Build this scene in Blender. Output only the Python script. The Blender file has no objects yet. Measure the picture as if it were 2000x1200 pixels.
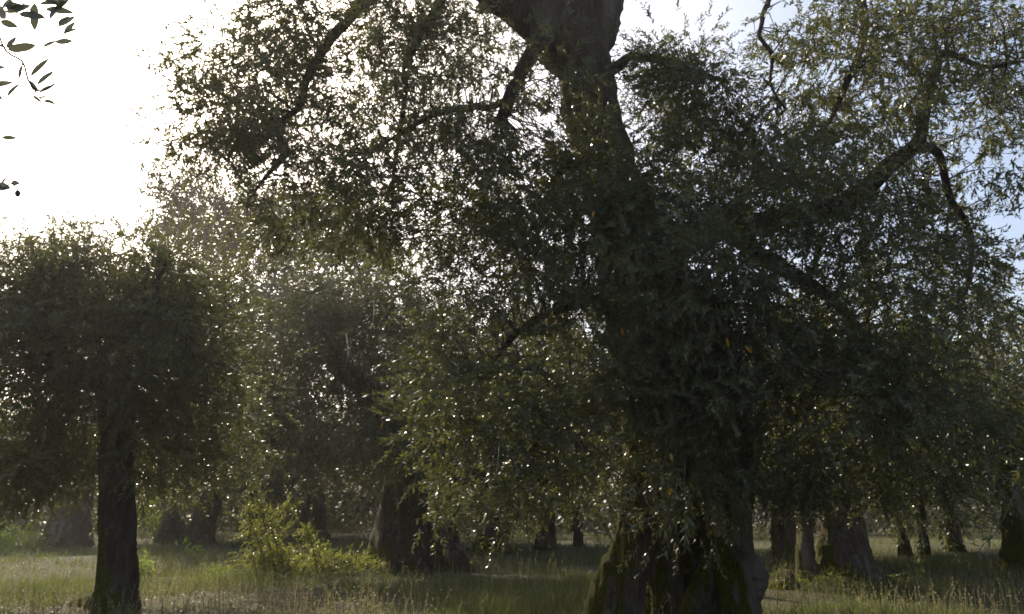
import bpy, math, random
import numpy as np
from mathutils import Vector

random.seed(7)
SC = bpy.context.scene
COL = SC.collection
R = math.radians

# ------------------------------------------------------------------ camera
PITCH = math.atan(410/1556.0)
cam_d = bpy.data.cameras.new('camera'); cam = bpy.data.objects.new('camera', cam_d); COL.objects.link(cam)
cam.location = (0, 0, 1.4); cam.rotation_euler = (R(90)+PITCH, 0, 0)
cam_d.lens = 28.0; cam_d.sensor_width = 36.0; cam_d.clip_start = 0.05; cam_d.clip_end = 2000
SC.camera = cam

# ------------------------------------------------------------------ sky + sun
SUN_EL, SUN_AZ = R(37), R(-29)            # azimuth from +Y, positive towards +X
W = bpy.data.worlds.new('World'); SC.world = W; W.use_nodes = True
nt = W.node_tree; nt.nodes.clear()
sky = nt.nodes.new('ShaderNodeTexSky'); sky.sky_type = 'NISHITA'; sky.sun_disc = False
sky.sun_elevation = SUN_EL; sky.sun_rotation = SUN_AZ
sky.altitude = 50; sky.air_density = 1.0; sky.dust_density = 4.0; sky.ozone_density = 0.6
bg = nt.nodes.new('ShaderNodeBackground'); bg.inputs['Strength'].default_value = 0.15
wo = nt.nodes.new('ShaderNodeOutputWorld')
nt.links.new(sky.outputs[0], bg.inputs[0]); nt.links.new(bg.outputs[0], wo.inputs[0])
SUN_DIR = Vector((math.sin(SUN_AZ)*math.cos(SUN_EL), math.cos(SUN_AZ)*math.cos(SUN_EL), math.sin(SUN_EL)))
sd = bpy.data.lights.new('sun', 'SUN'); sd.energy = 5.0; sd.angle = R(0.5); sd.color = (1.0, 0.90, 0.74)
so = bpy.data.objects.new('sun', sd); COL.objects.link(so)
so.rotation_euler = SUN_DIR.to_track_quat('Z', 'Y').to_euler(); so.location = (-20, 30, 30)
SC.view_settings.view_transform = 'Standard'; SC.view_settings.look = 'None'
SC.view_settings.exposure = 0.5; SC.view_settings.gamma = 1.0; SC.view_settings.use_curve_mapping = False
SC.render.engine = 'CYCLES'
SC.cycles.filter_width = 1.7
SC.cycles.max_bounces = 6; SC.cycles.diffuse_bounces = 3; SC.cycles.glossy_bounces = 2
SC.cycles.transmission_bounces = 4; SC.cycles.volume_bounces = 0
SC.cycles.use_denoising = True

# ------------------------------------------------------------------ helpers
CP, SP = math.cos(PITCH), math.sin(PITCH)
def ray(u, v):
    dx, dy = (u-1000)/1556.0, (600-v)/1556.0
    return np.array([dx, CP-dy*SP, SP+dy*CP])
def at(u, v, Y):
    d = ray(u, v); t = Y/d[1]
    return np.array([0, 0, 1.4]) + d*t
def pxm(Y): return Y*1.03/1556.0

def _hash(i, j, k, s):
    h = (i.astype(np.int64)*374761393 + j.astype(np.int64)*668265263 + k.astype(np.int64)*2147483647 + s*974634777) & 0xFFFFFFFF
    h = ((h ^ (h >> 13))*1274126177) & 0xFFFFFFFF
    h = ((h ^ (h >> 16))*2246822519) & 0xFFFFFFFF
    return ((h ^ (h >> 15)) & 0xFFFFFF)/float(0xFFFFFF)
def vnoise(p, s=0):
    p = np.asarray(p, float); i = np.floor(p); f = p-i; i = i.astype(np.int64)
    f = f*f*(3-2*f); o = 0
    for a in (0, 1):
        wa = f[:, 0] if a else 1-f[:, 0]
        for b in (0, 1):
            wb = f[:, 1] if b else 1-f[:, 1]
            for c in (0, 1):
                wc = f[:, 2] if c else 1-f[:, 2]
                o = o + wa*wb*wc*_hash(i[:, 0]+a, i[:, 1]+b, i[:, 2]+c, s)
    return o*2-1

def ground_h(x, y):
    x = np.asarray(x, float); y = np.asarray(y, float)
    p = np.stack([x*0.22, y*0.22, x*0], -1).reshape(-1, 3)
    n = vnoise(p, 3).reshape(x.shape)*0.09
    p2 = np.stack([x*0.9, y*0.9, x*0], -1).reshape(-1, 3)
    n = n + vnoise(p2, 4).reshape(x.shape)*0.035
    return n + np.clip((y-20)*0.012, 0, 0.75)
def gh(x, y): return float(ground_h(np.array([x]), np.array([y]))[0])
def ground_at(u, v):
    d = ray(u, v); t = 4.0
    while t < 150:
        p = np.array([0, 0, 1.4])+d*t
        if p[2] <= gh(p[0], p[1]): return p
        t += 0.08
    return p

def mesh_from(name, V, F3=None, F4=None, mat3=None, mat4=None, attr=None, smooth=False):
    me = bpy.data.meshes.new(name)
    V = np.asarray(V, np.float32)
    me.vertices.add(len(V)); me.vertices.foreach_set('co', V.ravel())
    li, ls, mi, n = [], [], [], 0
    for F, k, m in ((F3, 3, mat3), (F4, 4, mat4)):
        if F is None or len(F) == 0: continue
        F = np.asarray(F, np.int32); li.append(F.ravel())
        ls.append(n+np.arange(len(F), dtype=np.int32)*k); n += F.size
        mi.append(np.zeros(len(F), np.int32) if m is None else np.broadcast_to(np.asarray(m, np.int32), (len(F),)))
    li = np.concatenate(li); ls = np.concatenate(ls); mi = np.concatenate(mi)
    me.loops.add(len(li)); me.loops.foreach_set('vertex_index', li)
    me.polygons.add(len(ls)); me.polygons.foreach_set('loop_start', ls)
    me.polygons.foreach_set('material_index', np.ascontiguousarray(mi))
    me.polygons.foreach_set('use_smooth', np.full(len(ls), smooth))
    if attr is not None:
        a = me.attributes.new('tint', 'FLOAT', 'POINT'); a.data.foreach_set('value', np.asarray(attr, np.float32))
    me.update(calc_edges=True)
    return me

def link(name, me, mats=(), parent=None, loc=(0, 0, 0)):
    o = bpy.data.objects.new(name, me); COL.objects.link(o)
    if me is not None:
        for m in mats:
            if len(me.materials) < len(mats): me.materials.append(m)
    if parent: o.parent = parent
    o.location = loc
    return o
def thing(name, loc, label, cat, group=None):
    o = bpy.data.objects.new(name, None); COL.objects.link(o); o.location = loc
    o.empty_display_size = 0.2
    o['label'] = label; o['category'] = cat
    if group: o['group'] = group
    return o
def part(name, me, mats, root, stuff=False):
    """a mesh built in world coordinates, hung under its thing"""
    l = np.array(root.location, np.float32)
    co = np.empty(len(me.vertices)*3, np.float32); me.vertices.foreach_get('co', co)
    me.vertices.foreach_set('co', (co.reshape(-1, 3)-l).ravel()); me.update()
    o = link(name, me, mats, root)
    if stuff: o['kind'] = 'stuff'
    return o

def spline(pts, n):
    P = np.asarray(pts, float)
    if len(P) == 2: P = np.array([P[0], (P[0]+P[1])/2, P[1]])
    Q = np.vstack([2*P[0]-P[1], P, 2*P[-1]-P[-2]])
    t = np.linspace(0, len(P)-1-1e-6, n); i = t.astype(int); f = (t-i)[:, None]
    a, b, c, d = Q[i], Q[i+1], Q[i+2], Q[i+3]
    return 0.5*(2*b+(c-a)*f+(2*a-5*b+4*c-d)*f*f+(3*b-a-3*c+d)*f**3)
def tube(pts, n=24, seg=12, wob=0.0, seed=0, caps=True, flute=0.0):
    """pts rows: x y z r"""
    S = spline(pts, n); C, r = S[:, :3].copy(), np.maximum(S[:, 3], 0.001)
    if wob:
        for k in range(3):
            C[:, k] += vnoise(np.stack([np.arange(n)*0.45, np.full(n, k*7.3), np.zeros(n)], 1), seed)*wob*r
    T = np.gradient(C, axis=0); T /= np.linalg.norm(T, axis=1)[:, None]+1e-9
    N = np.zeros_like(T); a = np.array([1, 0, 0.]) if abs(T[0][0]) < .8 else np.array([0, 1., 0])
    for i in range(n):
        a = a-T[i]*a.dot(T[i]); a /= np.linalg.norm(a)+1e-9; N[i] = a
    B = np.cross(T, N)
    th = np.linspace(0, 2*np.pi, seg, endpoint=False)
    rr = r[:, None]*np.ones(seg)[None]
    if flute:
        q = np.stack([np.cos(th)[None]*1.4+np.zeros((n, 1)), np.sin(th)[None]*1.4+np.zeros((n, 1)), np.arange(n)[:, None]*0.22+np.zeros((1, seg))], -1)
        rr = rr*(1+flute*vnoise(q.reshape(-1, 3), seed+11).reshape(n, seg))
    V = C[:, None]+rr[..., None]*(np.cos(th)[None, :, None]*N[:, None]+np.sin(th)[None, :, None]*B[:, None])
    V = V.reshape(-1, 3); i = np.arange(n-1)[:, None]*seg; j = np.arange(seg)[None]; k = (j+1) % seg
    F4 = np.stack([i+j, i+k, i+seg+k, i+seg+j], -1).reshape(-1, 4)
    F3 = np.zeros((0, 3), int)
    if caps:
        m = len(V); V = np.vstack([V, C[0], C[-1]]); j = np.arange(seg); k = (j+1) % seg
        F3 = np.vstack([np.stack([k, j, np.full(seg, m)], 1), np.stack([(n-1)*seg+j, (n-1)*seg+k, np.full(seg, m+1)], 1)])
    return V, F3, F4
def joinv(parts):
    V, A, B, n = [], [], [], 0
    for v, a, b in parts:
        V.append(v); A.append(np.asarray(a, int).reshape(-1, 3)+n); B.append(np.asarray(b, int).reshape(-1, 4)+n); n += len(v)
    return np.vstack(V), np.vstack(A), np.vstack(B)
def ball(c, r, s=(1, 1, 1), seg=12):
    c = np.asarray(c, float); n = seg//2+1
    ph = np.linspace(-np.pi/2, np.pi/2, n)
    pts = [[c[0], c[1], c[2]+r*s[2]*math.sin(p), max(r*s[0]*math.cos(p), .002)] for p in ph]
    return tube(pts, n=n, seg=seg)

def fused(tubes, voxel, amp=0.05, seed=0, fx=5.0, fz=0.9, base_z=None):
    """several tubes melted into one gnarled woody surface"""
    V, F3, F4 = joinv(tubes)
    me = mesh_from('wood_tmp', V, F3, F4)
    o = bpy.data.objects.new('wood_tmp', me); COL.objects.link(o)
    m = o.modifiers.new('r', 'REMESH'); m.mode = 'VOXEL'; m.voxel_size = voxel; m.use_smooth_shade = True
    s = o.modifiers.new('s', 'SMOOTH'); s.factor = 0.5; s.iterations = 2
    dg = bpy.context.evaluated_depsgraph_get(); dg.update()
    out = bpy.data.meshes.new_from_object(o.evaluated_get(dg))
    bpy.data.objects.remove(o); bpy.data.meshes.remove(me)
    n = len(out.vertices); co = np.empty(n*3, np.float32); out.vertices.foreach_get('co', co); co = co.reshape(-1, 3)
    no = np.empty(n*3, np.float32); out.vertices.foreach_get('normal', no); no = no.reshape(-1, 3)
    sw = vnoise(co*0.9, seed+5)[:, None]*0.5
    q = co*np.array([fx, fx, fz])+sw
    d = (1-2*np.abs(vnoise(q, seed)))*0.6+vnoise(co*np.array([fx*.5, fx*.5, fx*.3]), seed+1)*0.7
    d = d+(1-2*np.abs(vnoise(q*np.array([2.6, 2.6, 1.9]), seed+2)))*0.35+vnoise(co*fx*3.2, seed+3)*0.16
    co = co+no*(d*amp)[:, None]
    out.vertices.foreach_set('co', co.astype(np.float32).ravel())
    out.polygons.foreach_set('use_smooth', np.ones(len(out.polygons), bool)); out.update()
    return out

# ------------------------------------------------------------------ materials
def new_mat(name):
    m = bpy.data.materials.new(name); m.use_nodes = True
    t = m.node_tree; b = t.nodes['Principled BSDF']
    return m, t, b
def ramp(t, cols, src=None):
    r = t.nodes.new('ShaderNodeValToRGB'); e = r.color_ramp.elements
    while len(e) < len(cols): e.new(0.5)
    for k, (p, c) in enumerate(cols): e[k].position = p; e[k].color = (*c, 1)
    if src: t.links.new(src, r.inputs[0])
    return r
def nnoise(t, scale, detail=4, vec=None, rough=0.6):
    n = t.nodes.new('ShaderNodeTexNoise'); n.inputs['Scale'].default_value = scale
    n.inputs['Detail'].default_value = detail; n.inputs['Roughness'].default_value = rough
    if vec: t.links.new(vec, n.inputs['Vector'])
    return n
def mapped(t, sc):
    g = t.nodes.new('ShaderNodeNewGeometry'); m = t.nodes.new('ShaderNodeMapping'); m.inputs['Scale'].default_value = sc
    t.links.new(g.outputs['Position'], m.inputs['Vector']); return m.outputs[0], g
def mixc(t, f, a, b):
    m = t.nodes.new('ShaderNodeMix'); m.data_type = 'RGBA'
    for s, x in ((m.inputs['Factor'], f), (m.inputs['A'], a), (m.inputs['B'], b)):
        if isinstance(x, (int, float)): s.default_value = x
        elif isinstance(x, tuple): s.default_value = (*x, 1)
        else: t.links.new(x, s)
    return [o for o in m.outputs if o.type == 'RGBA'][0]
def math_(t, op, a, b=None):
    m = t.nodes.new('ShaderNodeMath'); m.operation = op; m.use_clamp = False
    for s, x in zip(m.inputs, (a, b)):
        if x is None: continue
        if isinstance(x, (int, float)): s.default_value = x
        else: t.links.new(x, s)
    return m.outputs[0]

def bark(name, moss=0.5, moss_h=1.2, tone=1.0, side=0.0):
    m, t, b = new_mat(name)
    v, g = mapped(t, (7, 7, 1.6)); n1 = nnoise(t, 2.2, 6, v, .65)
    v2, _ = mapped(t, (1, 1, .6)); n2 = nnoise(t, 1.6, 4, v2)
    c = ramp(t, [(.25, (.035*tone, .026*tone, .019*tone)), (.5, (.10*tone, .078*tone, .058*tone)), (.75, (.19*tone, .16*tone, .13*tone))], n1.outputs[0])
    red = mixc(t, math_(t, 'MULTIPLY', n2.outputs[0], .7), c.outputs[0], (.085*tone, .048*tone, .032*tone))
    v3, _ = mapped(t, (3, 3, 3)); n3 = nnoise(t, 1.4, 6, v3, .7)
    vp, _ = mapped(t, (1.3, 1.3, .45)); npl = nnoise(t, 1.1, 3, vp)
    pk = ramp(t, [(.52, (0, 0, 0)), (.66, (1, 1, 1))], npl.outputs[0])
    red = mixc(t, math_(t, 'MULTIPLY', pk.outputs[0], .6), red, (.25*tone, .215*tone, .18*tone))
    lich = ramp(t, [(.60, (0, 0, 0)), (.66, (1, 1, 1))], n3.outputs[0])
    c2 = mixc(t, math_(t, 'MULTIPLY', lich.outputs[0], .55), red, (.30, .29, .25))
    # moss grows on the low, damp, west side of the bark
    sx = t.nodes.new('ShaderNodeSeparateXYZ'); t.links.new(g.outputs['Position'], sx.inputs[0])
    sn = t.nodes.new('ShaderNodeSeparateXYZ'); t.links.new(g.outputs['Normal'], sn.inputs[0])
    n4 = nnoise(t, 2.0, 5)
    vv, _ = mapped(t, (1.5, 1.5, 1.0)); t.links.new(vv, n4.inputs['Vector'])
    low = math_(t, 'SUBTRACT', 1.0, math_(t, 'DIVIDE', sx.outputs[2], moss_h))
    q = math_(t, 'ADD', low, math_(t, 'MULTIPLY', math_(t, 'SUBTRACT', n4.outputs[0], .5), 1.6))
    q = math_(t, 'ADD', q, math_(t, 'MULTIPLY', sn.outputs[0], -.7-side))
    q = math_(t, 'ADD', q, moss-.7)
    mr = ramp(t, [(.25, (0, 0, 0)), (.5, (1, 1, 1))], q)
    n5 = nnoise(t, 30, 4, g.outputs['Position'])
    mc = ramp(t, [(.3, (.032, .034, .004)), (.7, (.115, .11, .010))], n5.outputs[0])
    c3 = mixc(t, mr.outputs[0], c2, mc.outputs[0])
    t.links.new(c3, b.inputs['Base Color']); b.inputs['Roughness'].default_value = .85
    b.inputs['Specular IOR Level'].default_value = .12
    bp = t.nodes.new('ShaderNodeBump'); bp.inputs['Strength'].default_value = 1.0; bp.inputs['Distance'].default_value = .09
    vb, _ = mapped(t, (16, 16, 3.2)); nb = nnoise(t, 2.0, 7, vb, .7)
    h = math_(t, 'ADD', nb.outputs[0], math_(t, 'MULTIPLY', n1.outputs[0], .8))
    t.links.new(h, bp.inputs['Height']); t.links.new(bp.outputs[0], b.inputs['Normal'])
    return m

def leaf_mat(name, top, under, yellow, transl, trans_w=0.25, rough=.34, spec=.5):
    """olive leaf: glossy green upper side, silvery underside, a little light through the blade"""
    m, t, b = new_mat(name)
    a = t.nodes.new('ShaderNodeAttribute'); a.attribute_name = 'tint'
    g = t.nodes.new('ShaderNodeNewGeometry')
    r1 = ramp(t, [(0, tuple(x*.6 for x in top)), (.55, top), (.93, tuple(x*1.7 for x in top)), (1, yellow)], a.outputs['Fac'])
    r2 = ramp(t, [(0, tuple(x*.75 for x in under)), (1, tuple(x*1.2 for x in under))], a.outputs['Fac'])
    c = mixc(t, g.outputs['Backfacing'], r1.outputs[0], r2.outputs[0])
    t.links.new(c, b.inputs['Base Color'])
    rb = mixc(t, g.outputs['Backfacing'], (rough,)*3, (.55,)*3)
    t.links.new(rb, b.inputs['Roughness']); b.inputs['Specular IOR Level'].default_value = spec
    tr = t.nodes.new('ShaderNodeBsdfTranslucent'); tr.inputs[0].default_value = (*transl, 1)
    mx = t.nodes.new('ShaderNodeMixShader'); mx.inputs[0].default_value = trans_w
    o = t.nodes['Material Output']
    t.links.new(b.outputs[0], mx.inputs[1]); t.links.new(tr.outputs[0], mx.inputs[2]); t.links.new(mx.outputs[0], o.inputs[0])
    return m
def plain(name, c, rough=.8):
    m, t, b = new_mat(name)
    g = t.nodes.new('ShaderNodeNewGeometry'); n = nnoise(t, 14, 4, g.outputs['Position'])
    r = ramp(t, [(.3, tuple(x*.65 for x in c)), (.7, tuple(x*1.3 for x in c))], n.outputs[0])
    t.links.new(r.outputs[0], b.inputs['Base Color']); b.inputs['Roughness'].default_value = rough
    return m

M_BARK = bark('olive_bark', .25, 1.3, 1.3)
M_BARK_MOSS = bark('mossy_bark', .02, 2.4, 1.3, 1.3)
M_BARK_SLIM = bark('slim_bark', .62, 1.5, .75, .2)
M_BARK_PALE = bark('pale_bark', .25, .9, 1.35)
M_BARK_DARK = bark('dark_bark', .22, 1.2, .85)
M_TWIG = plain('twig_bark', (.075, .062, .042))
M_LEAF = leaf_mat('olive_leaf', (.058, .064, .023), (.122, .122, .066), (.35, .20, .02), (.21, .22, .04), .25, .33, .6)
M_LEAF_FAR = leaf_mat('olive_leaf_distant', (.054, .058, .022), (.108, .107, .062), (.16, .14, .03), (.14, .145, .035), .2, .46, .4)
M_LEAF_NEAR = leaf_mat('olive_leaf_close', (.07, .08, .045), (.20, .21, .18), (.3, .2, .04), (.17, .18, .12), .18, .35, .5)
M_LEAF_OAK = leaf_mat('evergreen_leaf', (.05, .055, .022), (.09, .09, .055), (.15, .11, .03), (.12, .12, .03), .2)
M_LEAF_Y = leaf_mat('yellow_leaf', (.45, .22, .02), (.40, .25, .05), (.5, .2, .02), (.6, .3, .02), .4)
M_BUSH = leaf_mat('bramble_leaf', (.07, .085, .022), (.12, .135, .05), (.24, .23, .04), (.34, .36, .045), .42)
M_SHOOT = leaf_mat('young_shoot_leaf', (.10, .19, .03), (.13, .20, .05), (.25, .28, .04), (.32, .42, .05), .45, .5)
M_GRASS = leaf_mat('meadow_grass', (.068, .086, .026), (.072, .088, .029), (.25, .21, .09), (.19, .21, .055), .36, .6, .3)
M_DRY = leaf_mat('dry_weed', (.16, .15, .068), (.16, .15, .068), (.32, .27, .14), (.32, .28, .13), .4, .6, .3)
M_DEAD = leaf_mat('fallen_leaf', (.10, .065, .035), (.12, .09, .06), (.26, .10, .025), (.2, .1, .04), .2, .85, .15)
M_OLIVE = plain('olive_skin', (.03, .035, .025), .35)

def soil_mat():
    m, t, b = new_mat('orchard_soil')
    g = t.nodes.new('ShaderNodeNewGeometry')
    n = nnoise(t, .55, 5, g.outputs['Position']); n2 = nnoise(t, 9, 6, g.outputs['Position'], .7)
    c1 = ramp(t, [(.3, (.045, .040, .020)), (.7, (.12, .095, .062))], n2.outputs[0])
    c2 = ramp(t, [(.3, (.035, .045, .016)), (.7, (.085, .085, .036))], n2.outputs[0])
    k = ramp(t, [(.40, (0, 0, 0)), (.60, (1, 1, 1))], n.outputs[0])
    t.links.new(mixc(t, k.outputs[0], c1.outputs[0], c2.outputs[0]), b.inputs['Base Color'])
    b.inputs['Roughness'].default_value = .95; b.inputs['Specular IOR Level'].default_value = .15
    bp = t.nodes.new('ShaderNodeBump'); bp.inputs['Strength'].default_value = 1; bp.inputs['Distance'].default_value = .06
    t.links.new(n2.outputs[0], bp.inputs['Height']); t.links.new(bp.outputs[0], b.inputs['Normal'])
    return m

# ------------------------------------------------------------------ ground
def make_ground():
    ys = np.concatenate([np.arange(-12, 60, .6), np.geomspace(60, 900, 40)])
    xs = np.concatenate([-np.geomspace(40, 900, 30)[::-1], np.arange(-39.5, 39.6, .6), np.geomspace(40, 900, 30)])
    X, Y = np.meshgrid(xs, ys); Z = ground_h(X, Y)
    V = np.stack([X, Y, Z], -1).reshape(-1, 3); nx, ny = len(xs), len(ys)
    i = np.arange(ny-1)[:, None]*nx+np.arange(nx-1)[None]
    F = np.stack([i, i+1, i+nx+1, i+nx], -1).reshape(-1, 4)
    o = link('ground', mesh_from('ground', V, None, F, smooth=True), [soil_mat()]); o['kind'] = 'structure'
make_ground()

# ------------------------------------------------------------------ leaves and twigs
def leaf_geo(L, Wd, fine, rng):
    """one blade along +X, normal +Z"""
    bend = rng.uniform(-.10, .22)*L
    if fine:
        xs = [0, .30, .68, 1.0]; ws = [0, .95, .80, 0]
        V = [[0, 0, 0], [.30*L, .5*Wd*ws[1], .10*Wd-bend*.09], [.30*L, -.5*Wd*ws[1], .10*Wd-bend*.09],
             [.68*L, .5*Wd*ws[2], .10*Wd-bend*.46], [.68*L, -.5*Wd*ws[2], .10*Wd-bend*.46], [L, 0, -bend]]
        F = [[0, 2, 1], [1, 2, 4], [1, 4, 3], [3, 4, 5]]
    else:
        V = [[0, 0, 0], [.48*L, .5*Wd, .08*Wd-bend*.25], [.48*L, -.5*Wd, .08*Wd-bend*.25], [L, 0, -bend]]
        F = [[0, 2, 1], [1, 2, 3]]
    return np.array(V), np.array(F)
def rot_axes(x, z):
    x = x/np.linalg.norm(x); z = z-x*z.dot(x); z /= np.linalg.norm(z)+1e-9
    return np.stack([x, np.cross(z, x), z], 1)
def twig_proto(seed, length=.34, nodes=9, L=.07, Wd=.015, fine=True, stem=True, sag=.10):
    """leafy shoot along +X with opposite leaves; returns verts, tris, mats, leaf id per vert, leaf frames"""
    rng = np.random.default_rng(seed)
    n = 6; s = np.linspace(0, 1, n)
    C = np.stack([s*length, np.cumsum(rng.normal(0, .010, n)), -sag*length*s**2+np.cumsum(rng.normal(0, .008, n))], 1); C -= C[0]
    V, F, M, I, FR = [], [], [], [], []; cnt = 0
    if stem:
        k = 3; th = np.arange(k)*2*np.pi/k; rr = .0028*(1-s*.6)*(L/.07)
        sel = [0, 2, 5]; sv = (C[sel][:, None]+np.stack([np.zeros(k), np.cos(th), np.sin(th)], 1)[None]*(rr[sel])[:, None, None])
        m = sv.shape[0]; V.append(sv.reshape(-1, 3)); i = np.arange(m-1)[:, None]*k; j = np.arange(k)[None]; j2 = (j+1) % k
        F.append(np.vstack([np.stack([i+j, i+j2, i+k+j2], -1).reshape(-1, 3), np.stack([i+j, i+k+j2, i+k+j], -1).reshape(-1, 3)]))
        M.append(np.ones(len(F[-1]), int)); I.append(np.full(m*k, -1)); cnt = m*k
    lid = 0
    for q in range(nodes):
        f = (q+.6)/nodes; p = np.array([np.interp(f, s, C[:, a]) for a in range(3)])
        phi = q*math.pi/2+rng.normal(0, .4)
        for sgn in (1, -1):
            if rng.random() < .08: continue
            el = R(rng.uniform(25, 62)); side = np.array([0, math.cos(phi), math.sin(phi)])*sgn
            d = np.array([math.cos(el), 0, 0])+side*math.sin(el)+rng.normal(0, .12, 3)
            z = np.array([1, 0, 0])*math.sin(el)-side*math.cos(el)
            z = -z+rng.normal(0, .45, 3)
            if z[2] < 0 and rng.random() < .6: z = -z
            sc = rng.uniform(.65, 1.15)*(1-.25*f)
            A = rot_axes(d, z)
            v, t3 = leaf_geo(L*sc, Wd*sc, fine, rng)
            FR.append((p, A, sc))
            V.append(v@A.T+p); F.append(t3+cnt); M.append(np.zeros(len(t3), int)); I.append(np.full(len(v), lid)); cnt += len(v); lid += 1
    return dict(V=np.vstack(V), F=np.vstack(F), M=np.concatenate(M), I=np.concatenate(I), FR=FR, n=lid, C=C)
FINE = [twig_proto(s, .30, 9, .088 if s % 2 else .092, .027 if s % 2 else .031, s % 2 == 1) for s in range(14)]
DENS = [twig_proto(20+s, .34, 10, .088, .029, False) for s in range(14)]
MEDI = [twig_proto(40+s, .46, 9, .135, .038, False, False) for s in range(10)]
COAR = [twig_proto(80+s, .62, 9, .20, .060, False, False) for s in range(8)]
WOOD = [twig_proto(200+s, .70, 3, .34, .145, False, False) for s in range(8)]
OAK = [twig_proto(120+s, .34, 7, .100, .060, False, False) for s in range(8)]
BRAM = [twig_proto(160+s, .34, 7, .060, .044, False, True, .25) for s in range(8)]

def frames(D, rng, keep_up=.8):
    """right-handed frames whose X is D; Z leans up so that most blades show their upper side to the sky"""
    n = len(D); D = D/np.linalg.norm(D, axis=1)[:, None]
    up = np.array([0, 0, 1.0])[None]*keep_up+rng.normal(0, .6, (n, 3))
    Z = up-D*(up*D).sum(1)[:, None]; Z /= np.linalg.norm(Z, axis=1)[:, None]+1e-9
    return np.stack([D, np.cross(Z, D), Z], 2)
def scatter(protos, P, D, S, rng, yellow=.0015, keep_up=.8):
    V, F, M, A, n = [], [], [], [], 0
    A3 = frames(D, rng, keep_up); which = rng.integers(0, len(protos), len(P))
    for k, pr in enumerate(protos):
        ix = np.nonzero(which == k)[0]
        if len(ix) == 0: continue
        v = np.einsum('nij,vj->nvi', A3[ix]*S[ix][:, None, None], pr['V'])+P[ix][:, None]
        m = len(pr['V']); f = pr['F'][None]+(np.arange(len(ix))*m)[:, None, None]+n
        base = np.clip(rng.normal(.47, .24, len(ix)), .02, .88)[:, None]
        per = np.clip(base+rng.normal(0, .13, (len(ix), pr['n']+1)), 0, .92)
        yl = rng.random(per.shape) < yellow; per[yl] = 1.0
        V.append(v.reshape(-1, 3)); F.append(f.reshape(-1, 3)); M.append(np.tile(pr['M'], len(ix)))
        A.append(per[:, pr['I']].ravel()); n += len(ix)*m
    return np.vstack(V), np.vstack(F), np.concatenate(M), np.concatenate(A)

def crown_points(blobs, rng):
    """blobs: (centre, radii, clusters, twigs per cluster, cluster radius, droop, up) -> twig positions and directions, cluster centres"""
    P, D, CC = [], [], []
    for c, r, nc, tw, rc, droop in blobs:
        c = np.asarray(c, float); r = np.asarray(r, float)
        d = rng.normal(size=(nc, 3)); d /= np.linalg.norm(d, axis=1)[:, None]
        q = d*(rng.random(nc)**(1/2.4))[:, None]
        cen = c+q*r; CC.append(cen)
        k = rng.poisson(tw, nc)+1; idx = np.repeat(np.arange(nc), k)
        off = rng.normal(0, 1, (len(idx), 3))*np.array([1, 1, .75])*rc*.62*rng.uniform(.6, 1.35, nc)[idx][:, None]
        lean = rng.normal(0, .45, (nc, 3))[idx]
        P.append(cen[idx]+off)
        D.append(q[idx]*.8+off/rc*.45+lean+rng.normal(0, .38, (len(idx), 3))+np.array([0, 0, -droop]))
    return np.vstack(P), np.vstack(D), np.vstack(CC)
def branchlets(CC, nodes, rng, r0=.014, frac=1.0, maxlen=3.0):
    """thin crooked branches that carry each leaf cluster back to the nearest limb"""
    T = []
    nodes = np.asarray(nodes)
    for c in CC:
        if rng.random() > frac: continue
        d = np.linalg.norm(nodes-c, axis=1); j = int(np.argmin(d+rng.random(len(d))*.4)); a = nodes[j]
        L = np.linalg.norm(c-a)
        if L > maxlen: a = c+(a-c)*maxlen/L; L = maxlen
        if L < .08: continue
        m1 = a+(c-a)*.35+rng.normal(0, .09, 3)*L+np.array([0, 0, .10*L]); m2 = a+(c-a)*.7+rng.normal(0, .08, 3)*L+np.array([0, 0, .08*L])
        T.append(tube([[*a, r0*1.6], [*m1, r0*1.2], [*m2, r0*.8], [*c, r0*.35]], n=7, seg=4, caps=False))
    return T
def build_crown(name, root, blobs, protos, leafm, rng, nodes=None, scale=1.0, frac=.4, keep_up=.8, extra=None, r0=.008, blobs2=(), protos2=None):
    parts, cents = [], []
    for bl, pr in ((blobs, protos), (blobs2, protos2)):
        if not len(bl): continue
        P, D, CC = crown_points(bl, rng); cents.append(CC)
        if extra is not None and pr is protos: P = np.vstack([P, extra[0]]); D = np.vstack([D, extra[1]])
        parts.append(scatter(pr, P, D, rng.uniform(.75, 1.25, len(P))*scale, rng, keep_up=keep_up))
    n0 = len(parts[0][0])
    if len(parts) == 2:
        a, b = parts; V, F, M, A = np.vstack([a[0], b[0]]), np.vstack([a[1], b[1]+n0]), np.concatenate([a[2], b[2]]), np.concatenate([a[3], b[3]])
    else: V, F, M, A = parts[0]
    F4, m4 = None, None
    if nodes is not None and frac > 0:
        T = branchlets(np.vstack(cents), nodes, rng, r0, frac)
        if T:
            bv, b3, b4 = joinv(T); F4 = b4+len(V); V = np.vstack([V, bv]); A = np.concatenate([A, np.full(len(bv), .4)]); m4 = np.ones(len(F4), int)
    me = mesh_from(name, V, F, F4, M, m4, A)
    return part(name, me, [leafm, M_TWIG], root, stuff=True)

def wpts(L, Y=None):
    """polyline given as (u, v, Y, radius)"""
    return [[*at(u, v, y), r] for u, v, y, r in L]
def limb(root, L, mat=M_BARK, n=40, seg=14, wob=.35, seed=0, name='limb', flute=.28):
    V, a, b = tube(L, n=n, seg=seg, wob=wob, seed=seed, flute=flute)
    return part(name, mesh_from(name, V, a, b, smooth=True), [mat], root)

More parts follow.
